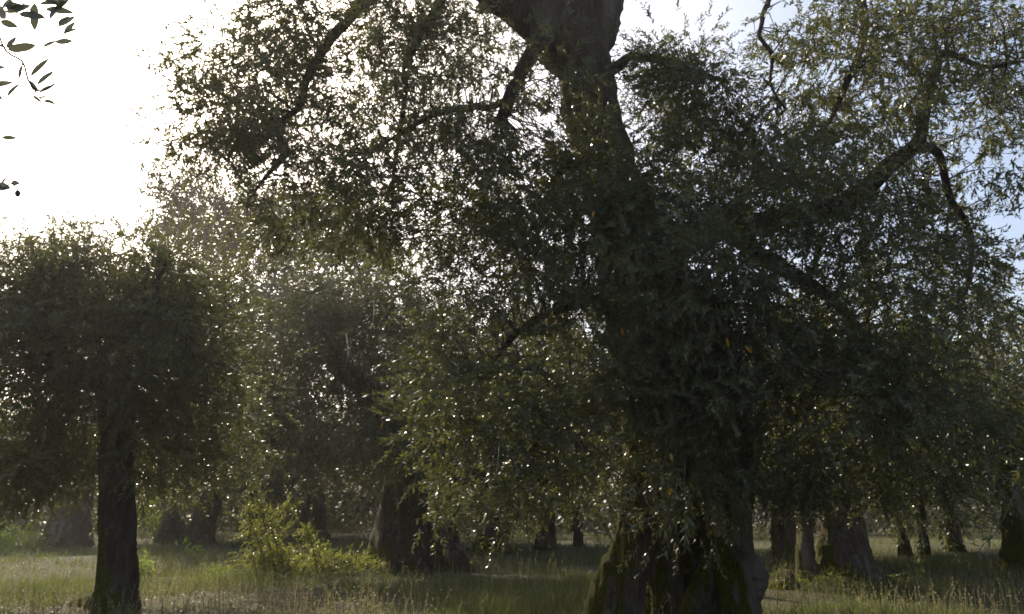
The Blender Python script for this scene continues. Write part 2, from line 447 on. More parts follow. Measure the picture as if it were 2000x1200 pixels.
# ------------------------------------------------------------------ the ancient olive in the middle
def ancient_olive():
    rng = np.random.default_rng(11); Y = 11.5; s = pxm(Y)
    b = at(1320, 1222, Y); z0 = gh(b[0], b[1])
    root = thing('olive_tree', (b[0], b[1], z0), 'ancient olive tree with the thickest trunk, mossy left flank and a burr on the right', 'olive tree', 'olive trees of the grove')
    def col(L): return [[*at(u, v, Y+dy), r*s] for u, v, dy, r in L]
    T = []
    T.append(tube(col([(1182, 1260, -.15, 46), (1210, 1170, -.2, 44), (1236, 1080, -.2, 38), (1250, 980, -.15, 32), (1264, 880, -.1, 40), (1268, 760, .05, 56), (1248, 620, .1, 62), (1222, 480, .1, 60), (1190, 360, .1, 54), (1165, 250, .1, 50), (1142, 150, .1, 60), (1112, 60, .1, 74), (1090, -60, .1, 84), (1078, -160, .1, 76)]), n=60, seg=20, flute=.28, seed=3))
    T.append(tube(col([(1446, 1250, -.45, 38), (1440, 1150, -.45, 30), (1438, 1050, -.4, 25), (1432, 950, -.35, 28), (1423, 860, -.25, 33), (1395, 740, -.1, 42), (1340, 620, .05, 52), (1270, 490, .1, 52), (1210, 370, .1, 48)]), n=50, seg=18, flute=.28, seed=4))
    T.append(tube(col([(1330, 1260, 1.1, 92), (1335, 1100, 1.1, 84), (1335, 980, 1.0, 78), (1330, 850, .7, 80), (1300, 700, .4, 72), (1262, 560, .25, 60)]), n=40, seg=20, flute=.3, seed=5))
    T.append(tube(col([(1350, 1250, -.25, 30), (1375, 1150, -.2, 20), (1405, 1070, -.25, 16), (1432, 990, -.3, 16)]), n=20, seg=10, flute=.3, seed=6))
    T.append(tube(col([(1225, 1250, -.3, 26), (1240, 1150, -.1, 20), (1250, 1050, .0, 20)]), n=16, seg=10, flute=.3, seed=61))
    T.append(tube(col([(1300, 1250, .2, 34), (1292, 1130, .4, 26), (1285, 1000, .4, 24), (1290, 880, .3, 26)]), n=20, seg=10, flute=.3, seed=7))
    T.append(tube(col([(1466, 1250, -.3, 22), (1455, 1190, -.35, 18), (1448, 1120, -.35, 16)]), n=14, seg=10, seed=8))
    T.append(tube(col([(1150, 1262, -.1, 26), (1178, 1215, -.1, 30), (1210, 1140, -.1, 28)]), n=14, seg=10, seed=9))
    T.append(tube(col([(1130, 120, .1, 52), (1165, 30, .1, 48), (1195, -80, .2, 42), (1240, -180, .3, 36)]), n=14, seg=14, flute=.2, seed=12))
    T.append(tube(col([(1090, 70, .0, 50), (1030, 10, 0, 42), (960, -40, -.1, 34), (880, -90, -.2, 26)]), n=16, seg=14, flute=.2, seed=13))
    part('trunk', fused(T, .044, .075, 21, 5.2, .7), [M_BARK_MOSS], root)
    part('burr', fused([ball(at(1464, 1130, Y-.42), 27*s, (1, 1, 1.45), 14), ball(at(1452, 1098, Y-.44), 20*s, (1, 1, 1.2), 12), ball(at(1470, 1158, Y-.38), 17*s, (1, 1, 1.3), 12)], .026, .055, 5, 8, 5), [M_BARK], root)
    N = []
    def lb(L, mat=M_BARK_DARK, **k):
        W_ = wpts(L); limb(root, W_, mat, **k); N.extend(list(spline(W_, 30)[:, :3]))
    lb([(1060, 60, 11.4, .26), (1000, 20, 11.3, .22), (930, -25, 11.1, .18), (840, -60, 11, .14), (760, -40, 10.9, .11), (700, 15, 10.8, .085), (640, 85, 10.8, .075), (602, 150, 10.8, .065), (585, 205, 10.8, .055), (545, 255, 10.8, .055), (560, 298, 10.8, .038), (515, 350, 10.8, .028), (480, 400, 10.8, .014)], seed=31, n=70)
    lb([(1085, 70, 11.3, .20), (1050, 95, 11.2, .14), (1022, 140, 11.1, .105), (1000, 185, 11.0, .095), (974, 238, 10.9, .085)], seed=32, n=26, name='cut_stub')
    lb([(1000, 190, 11, .05), (960, 208, 10.9, .055), (900, 212, 10.8, .052), (850, 225, 10.6, .04), (790, 255, 10.4, .025), (720, 300, 10.2, .012)], seed=33, wob=.6)
    lb([(1270, 520, 11.5, .25), (1400, 450, 11.2, .2), (1540, 430, 11.0, .17), (1660, 395, 10.9, .15), (1730, 330, 10.9, .125), (1790, 275, 10.9, .10), (1812, 200, 10.9, .085), (1828, 130, 10.9, .075), (1850, 105, 10.9, .055), (1920, 130, 10.9, .04), (1990, 120, 10.9, .03)], seed=34, n=60)
    lb([(1740, 320, 10.9, .07), (1790, 288, 10.8, .07), (1832, 300, 10.8, .062), (1846, 350, 10.8, .05), (1862, 395, 10.8, .045), (1893, 450, 10.8, .04), (1896, 520, 10.8, .032), (1880, 600, 10.8, .02)], seed=35, n=40)
    lb([(1540, -90, 10.6, .06), (1505, -10, 10.5, .04), (1488, 45, 10.5, .034), (1484, 72, 10.5, .032), (1508, 110, 10.5, .026), (1506, 165, 10.5, .02), (1535, 215, 10.5, .012)], seed=36, n=34)
    lb([(1195, 140, 11.5, .09), (1235, 112, 11.4, .07), (1290, 118, 11.3, .06), (1350, 140, 11.2, .05), (1420, 160, 11.1, .03)], seed=37)
    lb([(1210, -80, 11.7, .2), (1350, -140, 11.6, .15), (1500, -150, 11.4, .12), (1640, -90, 11.2, .10), (1690, 30, 11, .07), (1660, 150, 10.8, .05), (1600, 280, 10.6, .03)], seed=38, n=50)
    lb([(1420, 450, 11.2, .13), (1520, 520, 10.6, .1), (1640, 600, 10.2, .07), (1720, 720, 9.9, .05), (1760, 850, 9.8, .03)], seed=39)
    lb([(1230, 620, 11.4, .10), (1150, 590, 10.9, .07), (1060, 620, 10.5, .055), (980, 680, 10.3, .04), (930, 760, 10.2, .03), (890, 850, 10.1, .015)], seed=40, wob=.9)
    lb([(1255, 700, 11.3, .09), (1180, 740, 10.8, .065), (1100, 790, 10.5, .045), (1040, 880, 10.3, .03), (1000, 950, 10.2, .015)], seed=41, wob=.9)
    lb([(880, -70, 11, .1), (850, 20, 11, .08), (800, 110, 11, .06), (790, 200, 11, .04), (770, 330, 11, .03), (765, 470, 11, .018)], seed=42)
    lb([(1300, 600, 11.0, .1), (1350, 560, 10.2, .08), (1420, 640, 9.5, .05), (1450, 760, 9.2, .03)], seed=43)
    B = []
    def bl(u, v, y, ru, rv, ry, nc, tw=9, rc=.34, dr=.5): B.append((at(u, v, y), (ru*pxm(y), ry, rv*pxm(y)), nc, tw, rc, dr))
    # dense hanging mass right of the trunk and in front of it
    bl(1480, 540, 9.8, 280, 170, 1.7, 77, 13); bl(1690, 640, 10.2, 220, 220, 1.9, 84, 13); bl(1350, 600, 9.6, 190, 190, 1.1, 52, 13)
    bl(1620, 800, 10.0, 260, 150, 1.7, 70, 13); bl(1790, 840, 10.8, 150, 170, 1.8, 56, 13); bl(1310, 830, 9.7, 110, 150, .7, 28, 10)
    bl(1560, 420, 10.2, 250, 90, 1.7, 49, 13); bl(1820, 560, 10.8, 90, 180, 1.4, 31, 12); bl(1700, 930, 10.6, 170, 38, 1.4, 16, 10)
    bl(1540, 900, 10.6, 60, 110, 1.2, 17, 11); bl(1340, 950, 9.9, 110, 80, .5, 17, 10); bl(1250, 760, 9.8, 90, 110, .7, 21, 10); bl(1400, 760, 9.6, 110, 120, .8, 23, 11); bl(1230, 640, 10.0, 80, 120, .8, 17, 11)
    # left skirt with the sun glinting through
    bl(1020, 650, 10.1, 170, 170, .5, 50, 8, .34, .25); bl(1060, 500, 10.5, 170, 100, .6, 36, 8, .34, .25); bl(940, 830, 9.9, 150, 110, .5, 38, 8, .34, .25); bl(1090, 850, 10.0, 120, 120, .45, 32, 8, .34, .25)
    bl(960, 960, 9.8, 130, 45, .5, 22, 9, .34, .4); bl(850, 720, 10.0, 70, 100, .5, 15, 8); bl(1100, 940, 10.2, 90, 50, .5, 14, 8); bl(900, 560, 10.6, 70, 70, .6, 13, 8)
    bl(1330, 220, 11.4, 100, 90, 1.2, 46, 12); bl(1310, 120, 11.4, 80, 45, .9, 24, 12)
    bl(1000, 480, 12.4, 190, 100, .8, 44, 11); bl(1080, 620, 12.6, 120, 120, .7, 24, 10)
    BD = B[:]; B.clear()
    # upper canopy, open to the sky
    bl(1640, 190, 10.9, 200, 170, 1.9, 76, 10, .30); bl(1780, 110, 11.2, 130, 130, 1.6, 36, 10, .30); bl(1690, 330, 10.8, 150, 90, 1.6, 44, 10, .30)
    bl(1500, 330, 11.0, 130, 90, 1.5, 44, 10, .30); bl(1420, 260, 11.2, 100, 110, 1.2, 30, 10, .30)
    bl(1310, 330, 11.2, 110, 50, 1.2, 26, 10, .30); bl(1900, 330, 11.2, 70, 160, 1.4, 22, 9, .30); bl(1950, 100, 11.4, 80, 130, 1.4, 28, 10, .30); bl(1940, 620, 11.4, 50, 180, 1.0, 20, 9, .30)
    bl(1560, 40, 10.8, 90, 60, 1.2, 12, 8, .30)
    bl(1000, 110, 11.6, 60, 110, 1.2, 16, 9, .30); bl(1120, 330, 10.9, 110, 90, .8, 28, 10, .30); bl(980, 380, 11.0, 140, 90, 1.4, 50, 11, .30); bl(1110, 160, 10.4, 80, 120, .4, 14, 9, .30); bl(1130, 310, 10.4, 80, 100, .4, 20, 10, .30)
    bl(830, 90, 11.0, 120, 100, 1.5, 53, 10, .32); bl(880, 250, 10.8, 140, 90, 1.4, 53, 10, .32); bl(780, 340, 10.8, 120, 80, 1.4, 33, 10, .32); bl(700, 180, 11.0, 90, 120, 1.3, 30, 10, .32)
    bl(590, 80, 10.9, 110, 90, 1.4, 46, 10, .32); bl(490, 180, 10.8, 110, 90, 1.4, 46, 10, .32); bl(430, 230, 10.8, 85, 70, 1.1, 30, 10, .32); bl(560, 310, 10.8, 130, 80, 1.4, 38, 10, .32)
    bl(400, 300, 10.8, 60, 40, .8, 15, 9, .32); bl(690, 400, 10.7, 100, 60, 1.2, 25, 10, .32); bl(600, 210, 11, 100, 60, 1.2, 15, 9, .32); bl(760, 30, 11.0, 90, 50, 1.2, 30, 10, .32); bl(930, 20, 11.2, 70, 50, 1.0, 20, 10, .32)
    bl(620, 440, 11.4, 170, 60, 1.0, 34, 9, .30); bl(800, 450, 11.4, 90, 60, .8, 12, 9, .30)
    bl(1930, 220, 11.3, 70, 80, 1.2, 18, 10, .30); bl(1850, 40, 11.2, 120, 60, 1.4, 26, 10, .30); bl(1600, 60, 11, 100, 60, 1.3, 14, 9, .30); bl(1780, 430, 10.9, 100, 70, 1.2, 20, 10, .30)
    bl(1230, 440, 10.3, 110, 90, .5, 34, 10); bl(1290, 370, 10.4, 90, 60, .5, 18, 9); bl(900, 420, 10.9, 90, 70, .9, 22, 9); bl(1130, 420, 10.3, 110, 70, .5, 22, 9)
    build_crown('crown', root, B, FINE, M_LEAF, rng, N, frac=.5, blobs2=BD, protos2=DENS)
    # sprays that hang out towards the viewer: their leaves can be picked out singly
    lm = []
    for k in range(6):
        r2 = np.random.default_rng(300+k); v, f = leaf_geo(.095, .024, True, r2)
        me = mesh_from('leaf', v, f, attr=np.full(len(v), .3+.12*k)); me.materials.append(M_LEAF); lm.append(me)
    ym = mesh_from('yellow_leaf', *leaf_geo(.095, .028, True, np.random.default_rng(1)), attr=np.full(6, .6)); ym.materials.append(M_LEAF_Y)
    rl = Vector(root.location)
    def put(me, p, A, sc, name):
        o = bpy.data.objects.new(name, me); COL.objects.link(o); o.parent = root
        from mathutils import Matrix
        m = Matrix(((*A[0], p[0]-rl.x), (*A[1], p[1]-rl.y), (*A[2], p[2]-rl.z), (0, 0, 0, 1)))
        o.matrix_local = m @ Matrix.Scale(float(sc), 4); return o
    SPR = [(860, 760, 690, 772, 7.2), (830, 850, 705, 862, 7.0), (910, 950, 795, 985, 6.8), (965, 950, 945, 1062, 6.4), (570, 520, 425, 552, 7.0), (500, 610, 372, 640, 6.6),
           (560, 640, 470, 690, 6.8), (660, 720, 610, 775, 7.4), (1945, 1040, 1885, 1150, 6.2), (1310, 1010, 1290, 1105, 7.0), (1280, 1010, 1195, 1052, 7.2), (1340, 990, 1352, 1110, 7.0),
           (900, 590, 815, 640, 7.4), (700, 640, 640, 660, 7.4), (800, 900, 735, 930, 7.2), (640, 560, 560, 590, 7.6)]
    stems = []
    for k, (u0, v0, u1, v1, y) in enumerate(SPR):
        pr = FINE[k % len(FINE)]; a, e = at(u0, v0, y+.15), at(u1, v1, y); L = np.linalg.norm(e-a)
        A = rot_axes(e-a, np.array([rng.normal(0, .3), rng.normal(0, .3), 1.0])); sc = L/.40
        lf = min(sc, 1.25)
        stems.append(tube([[*(p_@A.T*sc+a), .0022*(1-.1*i)] for i, p_ in enumerate(pr['C'])], n=9, seg=5))
        bk = (a-np.array([0, 0, 1.4])); bk /= np.linalg.norm(bk); dl = (a-e)/L; q = a+bk*rng.uniform(1.2, 2.0)+dl*.35+np.array([rng.normal(0, .08), 0, .18]); m1 = a+dl*.16+bk*.25
        stems.append(tube([[*q, .005], [*m1, .0028], [*a, .002]], n=10, seg=4))
        for (p, B_, s1) in pr['FR']:
            put(lm[int(rng.integers(0, 6))], (p*sc)@A.T+a, A@B_, s1*lf, 'leaf')
    part('spray_stem', mesh_from('spray_stem', *joinv(stems), smooth=True), [M_TWIG], root, stuff=True)
    for (u, v, y) in [(1103, 148, 10), (1312, 952, 8.7), (1160, 412, 8.8), (392, 175, 9.7), (1080, 605, 9), (1065, 622, 8.8), (748, 822, 8.4), (1040, 868, 8.6), (1130, 285, 9.6), (1025, 232, 9.8),
                      (1215, 640, 8.6), (1470, 690, 8.2), (1510, 800, 8.2), (1420, 660, 8.3), (806, 12, 9.5), (1310, 885, 8.8), (1345, 1010, 8.6), (1060, 200, 10), (1265, 705, 8.6), (1600, 560, 8.4)]:
        A = rot_axes(rng.normal(0, 1, 3)+np.array([0, 0, -1.2]), np.array([-.4, -.9, .5])+rng.normal(0, .3, 3))
        put(ym, at(u, v, y), A, 1.15, 'leaf')['label'] = 'leaf turned yellow among the green ones'
    return root
ancient_olive()

# ------------------------------------------------------------------ other olives
def fluted_trunk(base, h, r0, lean, rng, flare=1.0, nroot=6, fork=None, top=.62):
    """base point, height, radius, horizontal lean of the top; root buttresses twist up into the stem"""
    T = []; b = np.array(base, float); le = np.array([lean[0], lean[1], 0.0])
    def axis(f): return b+le*f**1.3+np.array([0, 0, h*f])
    T.append(tube([[*axis(-.10), r0*1.12], [*axis(.05), r0*1.0], [*axis(.25), r0*.86], [*axis(.55), r0*.74], [*axis(1.0), r0*top]], n=22, seg=16, flute=.25, seed=int(rng.integers(0, 9999))))
    a0 = rng.random()*6.28; tw = rng.uniform(.3, 1.0)*rng.choice([-1, 1])
    for k in range(nroot):
        a = a0+k*2*math.pi/nroot+rng.normal(0, .2); e = rng.uniform(.7, 1.25)*flare
        pts = []
        for f, rr, rad in ((-.09, 1.35+.55*e, .16), (.0, 1.05+.38*e, .26), (.10, .85+.15*e, .30), (.3, .72, .32), (.6, .58, .30), (.95, .42, .26)):
            an = a+tw*f; c = axis(f)
            pts.append([c[0]+math.cos(an)*r0*rr*.8, c[1]+math.sin(an)*r0*rr*.8, c[2], r0*rad])
        T.append(tube(pts, n=18, seg=10, seed=k))
    return T, axis
SHARED = {}
def olive(label, u, v, width_px, h=3.0, lean=(0, 0), seed=0, mat=M_BARK, crown=None, spread=2.8, ctop=7.0, cbot=2.0, protos=MEDI, leafm=M_LEAF_FAR, dens=1.0,
          flare=1.0, limbs=4, scale=1.0, stems=(), cofs=(0, 0), nroot=6, rc=.42, droop=.55, name='olive_tree', cat='olive tree', group='olive trees of the grove', top=.62, bark_amp=None):
    rng = np.random.default_rng(seed); p = ground_at(u, v); Y = p[1]; r0 = width_px*pxm(Y)/2
    root = thing(name, tuple(p), label, cat, group)
    T, axis = fluted_trunk(p, h, r0*.82, lean, rng, flare, nroot, top=top)
    for L in stems: T.append(tube(L(p, Y), n=20, seg=12, flute=.25, seed=3))
    part('trunk', fused(T, max(.045, r0*.12), max(.03, r0*.11) if bark_amp is None else bark_amp, seed, 3.2/max(r0, .3), .8), [mat], root)
    N = []; tp = axis(.93); mid = np.array([p[0]+lean[0]+cofs[0], p[1]+lean[1]+cofs[1]])
    for k in range(limbs):
        a = rng.random()*.8+k*2*math.pi/limbs; e = rng.uniform(.55, .95)*spread; zt = p[2]+rng.uniform(.62, .92)*ctop
        q = np.array([mid[0]+math.cos(a)*e, mid[1]+math.sin(a)*e, zt]); m = tp+(q-tp)*.5+np.array([math.cos(a)*.25, math.sin(a)*.25, -.15*(zt-tp[2])])+rng.normal(0, .2, 3)
        L = [[*axis(.8), r0*.42], [*tp, r0*.40], [*m, r0*.26], [*q, r0*.06]]
        limb(root, L, mat, n=26, seg=10, wob=.5, seed=seed+k); N.extend(list(spline(L, 18)[6:, :3]))
    if crown is None:
        # trees deep in the grove share three crown meshes, turned and stretched
        key = seed % 3; cx, cy, cz = mid[0], mid[1], p[2]
        if key not in SHARED:
            B = [((0, 0, 5.2), (2.9, 2.9, 2.4), 70, 9, .55, .3), ((0, 0, 7.2), (2.0, 2.0, 1.0), 24, 8, .5, .1)]
            for k in range(9):
                a = k*2*math.pi/9+rng.random()*.5; e = rng.uniform(2.2, 3.1); zz = rng.uniform(3.3, 5.4)
                B.append(((math.cos(a)*e, math.sin(a)*e, zz), (1.35, 1.35, rng.uniform(1.0, 1.5)), 24, 9, .5, .6))
            P, D, CC = crown_points(B, rng); P[:, 2] = np.maximum(P[:, 2], 1.9+rng.random(len(P))*.5)
            V, F, M, A = scatter(COAR, P, D, rng.uniform(.75, 1.25, len(P)), rng)
            SHARED[key] = mesh_from('crown', V, F, None, M, None, A)
            for m in (leafm, M_TWIG): SHARED[key].materials.append(m)
        o = bpy.data.objects.new('crown', SHARED[key]); COL.objects.link(o); o.parent = root; o['kind'] = 'stuff'
        o.location = (lean[0]+cofs[0], lean[1]+cofs[1], 0); o.rotation_euler = (0, 0, seed*1.7); o.scale = (spread/3.4, spread/3.4, ctop/8.2)
        return root
    B = crown
    build_crown('crown', root, B, protos, leafm, rng, N, scale, frac=.5)
    return root

def bpx(u, v, y, ru, rv, ry, nc, tw=9, rc=.4, dr=.5): return (at(u, v, y), (ru*pxm(y), ry, rv*pxm(y)), nc, tw, rc, dr)
# slim straight tree, near left: pruned pollard whose crown starts at head height and ends in upright shoots
def slim_tree():
    Y = ground_at(222, 1205)[1]
    C = [bpx(190, 610, Y, 190, 120, 1.9, 94, 11), bpx(70, 560, Y, 150, 80, 1.7, 51, 11), bpx(310, 560, Y, 130, 90, 1.6, 51, 11), bpx(50, 740, Y-.3, 130, 150, 1.3, 61, 10), bpx(330, 730, Y, 110, 120, 1.4, 51, 10),
         bpx(130, 850, Y+.6, 120, 70, 1.0, 30, 9), bpx(320, 860, Y+.8, 100, 80, 1.0, 30, 9), bpx(30, 880, Y+.4, 80, 55, 1.0, 22, 9), bpx(190, 720, Y-.8, 120, 110, .6, 40, 10), bpx(-60, 680, Y, 90, 200, 1.2, 27, 9), bpx(90, 900, Y+.9, 110, 60, .8, 23, 8), bpx(20, 940, Y+.6, 50, 30, .6, 6, 7), bpx(350, 920, Y+1.2, 90, 50, .8, 20, 8), bpx(400, 800, Y+1.5, 80, 110, 1, 27, 9), bpx(70, 935, Y+2.5, 110, 45, .8, 14, 8), bpx(300, 940, Y+2.5, 90, 40, .8, 12, 8), bpx(440, 900, Y+3, 80, 60, .8, 16, 8),
         bpx(300, 640, Y-1.2, 120, 80, .5, 34, 11), bpx(210, 520, Y-.9, 140, 60, .6, 30, 11), bpx(40, 640, Y-.4, 110, 110, 1, 30, 11), bpx(100, 900, Y-.2, 90, 60, .6, 20, 9), bpx(20, 910, Y-.3, 50, 50, .5, 12, 9), bpx(320, 880, Y-.1, 70, 80, .6, 20, 9), bpx(390, 700, Y+.2, 60, 130, .7, 22, 9), bpx(420, 560, Y+1, 70, 60, .9, 16, 9)]
    root = olive('slim straight olive tree with dark mossy foot at left, bare up to its shaggy crown', 222, 1207, 84, 3.4, (-.42, 0), 501, M_BARK_SLIM, C, protos=DENS, leafm=M_LEAF, flare=.5, limbs=5, spread=1.6, ctop=5.4, nroot=5, top=.8, bark_amp=.06)
    rng = np.random.default_rng(77)
    # upright shoots along the top
    P, D = [], []
    for k in range(100):
        u = rng.uniform(-30, 420); v = rng.uniform(455, 530); y = Y+rng.uniform(-1, 1)
        a = at(u, v, y); hgt = rng.uniform(.3, 1.0)
        for q in range(3): P.append(a+np.array([rng.normal(0, .02), rng.normal(0, .02), hgt*q/3])); D.append(np.array([rng.normal(0, .12), rng.normal(0, .12), 1]))
    V, F, M, A = scatter(FINE, np.array(P), np.array(D), rng.uniform(.5, .75, len(P)), rng)
    part('water_shoots', mesh_from('water_shoots', V, F, None, M, None, A), [M_LEAF, M_TWIG], root, stuff=True)
    L = wpts([(205, 720, Y, .2), (260, 655, Y-.3, .17), (300, 625, Y-.5, .15), (352, 598, Y-.7, .12)])
    limb(root, L, M_BARK, n=24, seed=9, name='cut_limb')
    L = wpts([(345, 604, Y-.7, .03), (372, 640, Y-.7, .024), (378, 690, Y-.7, .016), (372, 740, Y-.7, .008)])
    limb(root, L, M_BARK_PALE, n=20, seg=8, seed=10, name='branch')
    g0, g1, g2 = ground_at(196, 1196), ground_at(168, 1186), ground_at(138, 1184)
    T = [tube([[g0[0], g0[1], g0[2]+.16, .10], [g1[0], g1[1], g1[2]+.09, .10], [g2[0], g2[1], g2[2]-.02, .06]], n=12, seg=10)]
    part('root', fused(T, .035, .03, 8, 6, 5), [M_BARK_MOSS], root)
slim_tree()

def mid_stem(p, Y):
    return [[p[0]+.75, p[1]-.1, p[2]-.2, .30], [p[0]+.30, p[1], p[2]+.7, .35], [p[0]-.1, p[1], p[2]+1.6, .34], [p[0]+.1, p[1], p[2]+2.8, .3]]
def mid_root(p, Y):
    k = pxm(Y)
    return [[p[0]+150*k, p[1]-.3, p[2]-.15, .12], [p[0]+112*k, p[1]-.25, p[2]+.05, .24], [p[0]+78*k, p[1]-.15, p[2]+.45, .28], [p[0]+52*k, p[1]-.1, p[2]+1.1, .28], [p[0]+30*k, p[1], p[2]+2.2, .26]]
def stout_root(p, Y):
    k = pxm(Y)
    return [[p[0]+88*k, p[1]-.3, p[2]-.14, .07], [p[0]+62*k, p[1]-.2, p[2]+.04, .13], [p[0]+38*k, p[1]-.1, p[2]+.35, .16], [p[0]+22*k, p[1], p[2]+1.2, .16]]
Y3 = ground_at(785, 1112)[1]
olive('big dark olive tree with a broad flared foot just behind the bramble bush', 785, 1112, 135, 3.6, (.1, 0), 601, M_BARK_DARK,
      [bpx(640, 640, Y3-1, 190, 150, 2.2, 82, 10), bpx(760, 640, Y3-1, 160, 140, 2.6, 67, 10), bpx(600, 820, Y3-1.5, 190, 110, 1.8, 63, 10), bpx(740, 850, Y3-2, 120, 80, 1.5, 42), bpx(560, 690, Y3-1, 110, 130, 1.8, 44, 10), bpx(860, 780, Y3-1, 130, 150, 2, 45, 10), bpx(690, 610, Y3-1, 110, 50, 1.6, 24, 10), bpx(830, 640, Y3, 90, 110, 2, 30, 10)],
      protos=MEDI, scale=1.2, flare=1.2, limbs=5, spread=4.1, ctop=8.5, stems=(mid_stem, mid_root))
Yo = 50.0
olive('tall evergreen tree with small dense leaf clumps, rising behind the slim olive tree', 498, 1049, 34, 8.0, (-1.5, 0), 651, M_BARK_DARK,
      [bpx(350, 400, Yo, 60, 70, 1.3, 36, 13, 1.0, .2), bpx(420, 450, Yo, 90, 60, 1.6, 43, 13, 1.0, .2), bpx(520, 440, Yo, 110, 80, 2, 65, 13, 1.0, .2), bpx(640, 430, Yo, 90, 80, 2, 53, 13, 1.0, .2), bpx(720, 490, Yo, 60, 50, 1.4, 26, 13, 1.0, .2), bpx(460, 570, Yo, 190, 80, 2, 82, 13, 1.2, .3), bpx(420, 660, Yo, 130, 90, 2, 65, 13, 1.2, .3), bpx(560, 690, Yo, 140, 110, 2, 70, 13, 1.2, .3), bpx(760, 640, Yo, 120, 110, 2, 53, 13, 1.2, .3), bpx(440, 800, Yo, 130, 90, 2, 48, 13, 1.2, .3), bpx(620, 550, Yo, 120, 70, 2, 53, 13, 1.0, .3)],
      protos=OAK, leafm=M_LEAF_OAK, limbs=6, spread=6, ctop=21.0, flare=.5, name='evergreen_tree', cat='tree', scale=2.6, group=None)

olive('pale grey fluted olive trunk seen just left of the slim mossy tree', 132, 1066, 96, 3.6, (.15, 0), 701, M_BARK_PALE, cofs=(1.0, 1.6), spread=4.3, ctop=8.6, cbot=2.6, dens=.95, flare=.5, nroot=7, leafm=M_LEAF_FAR)
olive('dim shaded olive trunk cut by the left edge of the picture', 22, 1036, 70, 3.8, (.2, 0), 702, M_BARK_DARK, spread=4.6, ctop=9, cbot=2.6, dens=.95, flare=.4)
olive('olive tree leaning right on a wedge shaped trunk beside a low broken stump', 385, 1062, 62, 3.4, (.95, 0), 703, M_BARK_DARK, spread=4.2, ctop=8, cbot=2.2, dens=.9, flare=1.0)
olive('upright olive trunk standing in deep shade right behind the bramble shoots', 610, 1050, 62, 3.4, (-.1, 0), 704, M_BARK_DARK, spread=4.2, ctop=8, cbot=2.3, dens=.9, flare=.6)
olive('olive tree with a spreading dark foot under the low hanging glinting branches', 958, 1078, 58, 3.0, (-.3, 0), 705, M_BARK_DARK, spread=4.6, ctop=10.0, cbot=2.2, dens=.95, flare=1.5)
olive('dark upright olive trunk halfway between the spreading foot and the ancient tree', 1066, 1076, 44, 3.0, (.1, 0), 706, M_BARK_DARK, spread=4.6, ctop=10.0, cbot=2.1, dens=.9, flare=.8)
olive('smallest far olive trunk close to the ancient tree on its left', 1130, 1068, 22, 2.8, (-.1, 0), 707, M_BARK_DARK, spread=4.6, ctop=10.0, cbot=2.0, dens=.8, flare=.5)
olive('thin far olive trunk left of the spreading dark foot', 884, 1060, 26, 3.0, (.0, 0), 708, M_BARK_DARK, spread=4.1, ctop=8.0, cbot=2.2, dens=.8, flare=.5)
def side_stem(p, Y):
    k = pxm(Y)
    return [[p[0]-76*k, p[1]-.2, p[2]-.1, .24], [p[0]-72*k, p[1]-.1, p[2]+.55, .17], [p[0]-62*k, p[1], p[2]+1.4, .15], [p[0]-50*k, p[1], p[2]+2.6, .14], [p[0]-30*k, p[1], p[2]+3.4, .12]]
olive('stout double stemmed olive tree right of the ancient one, orange leaves at its foot', 1655, 1140, 112, 3.0, (.0, .2), 709, M_BARK, spread=2.6, ctop=6.8, cbot=2.1, dens=.8, flare=.9, stems=(side_stem, stout_root), leafm=M_LEAF_FAR)
olive('olive trunk with sunlit yellow moss cut by the right edge', 1994, 1122, 70, 3.0, (.3, 0), 710, M_BARK_MOSS, spread=4.0, ctop=7.4, cbot=2.0, dens=.8, flare=1.2)
olive('small cone shaped olive trunk next to the burr of the ancient tree', 1524, 1100, 34, 2.8, (.1, 0), 711, M_BARK_DARK, spread=2.7, ctop=7, cbot=2.0, dens=.75, flare=1.0)
olive('pale grey olive trunk between the cone shaped trunk and the double stemmed tree', 1552, 1106, 26, 2.8, (-.1, 0), 712, M_BARK_PALE, spread=2.1, ctop=6.6, cbot=2.0, dens=.6, flare=.4)
olive('slender dark olive trunk first right of the double stemmed tree', 1768, 1086, 22, 3.0, (.25, 0), 713, M_BARK_DARK, spread=4.0, ctop=7.4, cbot=1.9, dens=.75, flare=1.3)
olive('slender dark olive trunk midway between double stemmed tree and right edge', 1808, 1084, 18, 3.0, (.1, 0), 714, M_BARK_DARK, spread=4.0, ctop=7.4, cbot=1.9, dens=.7, flare=1.3)
olive('thicker shaded olive trunk second from the right edge', 1866, 1078, 30, 3.0, (-.1, 0), 715, M_BARK_DARK, spread=4.1, ctop=7.8, cbot=1.9, dens=.8, flare=1.3)

